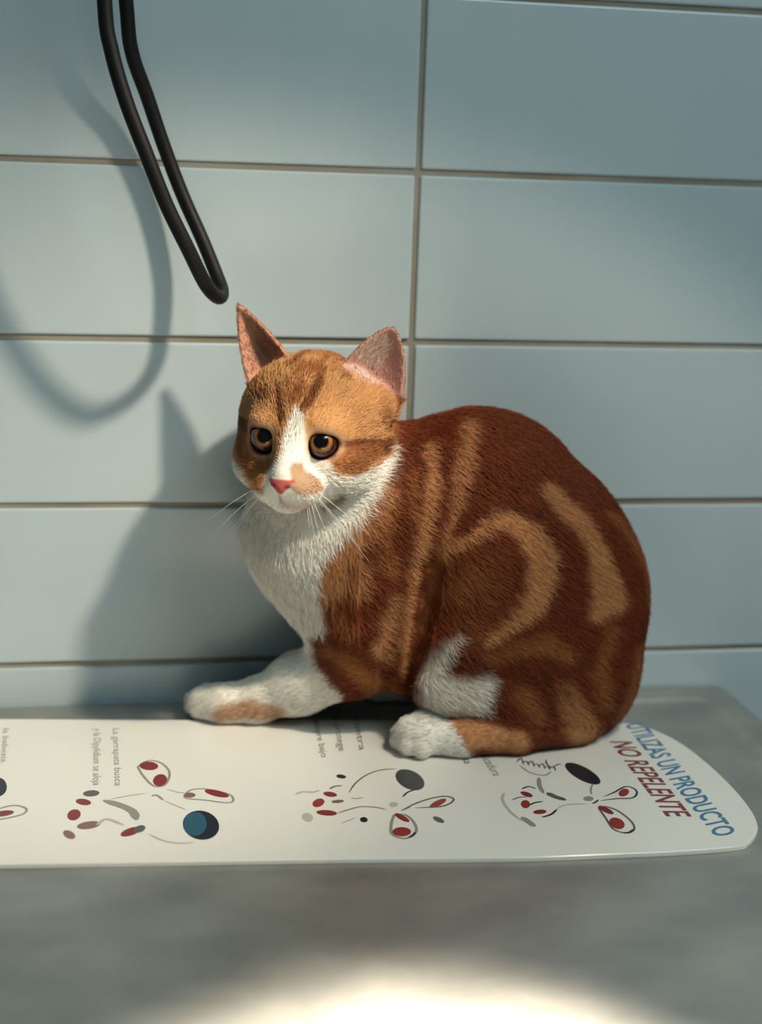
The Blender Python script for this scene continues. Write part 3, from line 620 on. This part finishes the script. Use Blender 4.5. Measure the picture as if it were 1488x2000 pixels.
# ---- fur: fine strands, stuff nobody could count
def make_fur(N):
    tri = np.concatenate([CQ[:, [0, 1, 2]], CQ[:, [0, 2, 3]]]); A_, B_, C_ = CV[tri[:, 0]], CV[tri[:, 1]], CV[tri[:, 2]]
    ar = np.linalg.norm(np.cross(B_-A_, C_-A_), axis=1); cen = (A_+B_+C_)/3
    hd, L = is_head(cen); wgt = ar*np.where(hd < 0, 2.0, 1.0)*np.where(cen[:, 2] < MZ+.002, 0, 1)
    pick = rng.choice(len(tri), N, p=wgt/wgt.sum()); u, v = rng.random(N), rng.random(N); f = u+v > 1; u[f], v[f] = 1-u[f], 1-v[f]
    R = A_[pick]+u[:, None]*(B_-A_)[pick]+v[:, None]*(C_-A_)[pick]
    n = grad(R); hd, L = is_head(R); hm = np.clip(.5-hd/6, 0, 1)
    # combing direction
    flow = np.tile(np.array([.80, 0, -.60]), (N, 1))
    Q = R.copy(); Q[:, 1] = -.105; uv = proj(Q)
    chest = (uv[:, 0] < 700) & (uv[:, 1] > 900) & (uv[:, 1] < 1260); flow[chest] = [.18, 0, -1]
    fl = (uv[:, 1] > 1240) & (uv[:, 0] < 740); flow[fl] = [-.8, 0.1, -.5]
    ft = (uv[:, 1] > 1390) & (uv[:, 0] > 740) & (uv[:, 0] < 1150); flow[ft] = [-1, 0, -.15]
    nose = hw(0, 54, -12); hf = (R-nose); hf /= np.linalg.norm(hf, axis=1)[:, None]+1e-9
    earm = np.zeros(N, bool); inner = np.zeros(N, bool)
    for ear in EARS:
        a, wv, nn, Le, W = ear_local(R, ear); Wa = ear_half(a, Le, W); e = (a > 2) & (np.abs(wv) < Wa*1.15+1) & (nn < 12) & (nn > -20) & (L[:, 2] > 30) & (np.sign(L[:, 0]) == np.sign(ear[0][0]))
        earm |= e; fr = nn > -.62*Wa*(1-np.clip(np.abs(wv)/(Wa+1e-6), 0, 1)**2)+.1; inner |= e & fr
        t_, b_ = np.array(ear[1]), np.array(ear[0]); ax = t_-b_; ax = ax/np.linalg.norm(ax); axw = ax[0]*HL+ax[1]*HF+ax[2]*HU; hf[e] = axw
    flow = flow*(1-hm[:, None])+hf*hm[:, None]
    flow += rng.normal(scale=.22, size=flow.shape); t = flow-n*(flow*n).sum(1)[:, None]; t /= np.linalg.norm(t, axis=1)[:, None]+1e-9
    ln = np.full(N, .0095); ln[chest] = .013; ln[fl] = .0055; ln[ft] = .0045
    dn = np.linalg.norm(L-np.array([0, 50, -14]), axis=1); lh = np.clip(.0012+dn*.00011, .0012, .0085)
    ln = np.where(hm > .5, lh, ln); ln[earm] = .0030; ln[inner] = .0036
    dE = np.minimum(np.linalg.norm(L-np.array(EYES[1]), axis=1), np.linalg.norm(L-np.array(EYES[-1]), axis=1)); ln = np.where(hm > .5, np.minimum(ln, np.clip((dE-ER)*.0005+.0003, .0003, .02)), ln)
    ln *= rng.uniform(.65, 1.15, N)
    med = np.zeros(N, bool)
    for ear in EARS:
        a, wv, nn, Le, W = ear_local(R, ear); Wa = ear_half(a, Le, W); med |= inner & (nn < 3) & (a > 4) & (np.abs(wv) < .8*Wa) & (wv*np.sign(ear[0][0]) > -.15*Wa) & (a < .72*Le) & (np.sign(L[:, 0]) == np.sign(ear[0][0])) & (rng.random(N) < .5)
    ln[med] = rng.uniform(.006, .012, med.sum())
    keep = (dE > ER+2.0) & ~((np.linalg.norm((L-np.array([0, 52.5, -16.0]))/np.array([7.4, 7.0, 5.8]), axis=1) < 1.05)) & ~(inner & ~med & (rng.random(N) < .55))
    col = coat(R)*np.exp(rng.normal(scale=.16, size=(N, 1))); col[inner] = col[inner]*.5+np.array([.62, .50, .44])*.5; col[med] = np.array([.80, .64, .56])*rng.uniform(.75, 1.1, (med.sum(), 1)); lf = inner & (L[:, 0] < 0); col[lf] = np.array([.50, .25, .15])*rng.uniform(.7, 1.1, (lf.sum(), 1)); ln[lf] = .0035  # right ear's inner strands carry the same lit-through orange-brown
    R, n, t, ln, col = R[keep], n[keep], t[keep], ln[keep], np.clip(col[keep], 0, .9); N = len(R); K = 5
    lift = rng.uniform(.22, .48, N)[:, None]; sgl = np.linspace(0, 1, K)
    pts = np.stack([R-n*.0004+ln[:, None]*(t*s_*(.85+.15*s_)+n*lift*(s_*1.25-.75*s_*s_)+rng.normal(scale=.03, size=(N, 3))*s_) for s_ in sgl], 1)
    pts[:, :, 1] = np.minimum(pts[:, :, 1], -.0012); pts[:, :, 2] = np.maximum(pts[:, :, 2], MZ+.0003)
    cu = bpy.data.hair_curves.new('fur'); cu.add_curves([K]*N)
    cu.attributes['position'].data.foreach_set('vector', pts.astype(np.float32).ravel())
    ra = cu.attributes.get('radius') or cu.attributes.new('radius', 'FLOAT', 'POINT')
    prof = np.array([1, 1, .85, .6, .12])*.00016
    ra.data.foreach_set('value', np.tile(prof, N).astype(np.float32))
    ca = cu.attributes.new('coat', 'FLOAT_COLOR', 'CURVE'); ca.data.foreach_set('color', np.concatenate([col, np.ones((N, 1))], 1).astype(np.float32).ravel())
    o = part(obj('fur', cu, M_fur)); o['kind'] = 'stuff'
FUR = 170000
if FUR: make_fur(FUR)
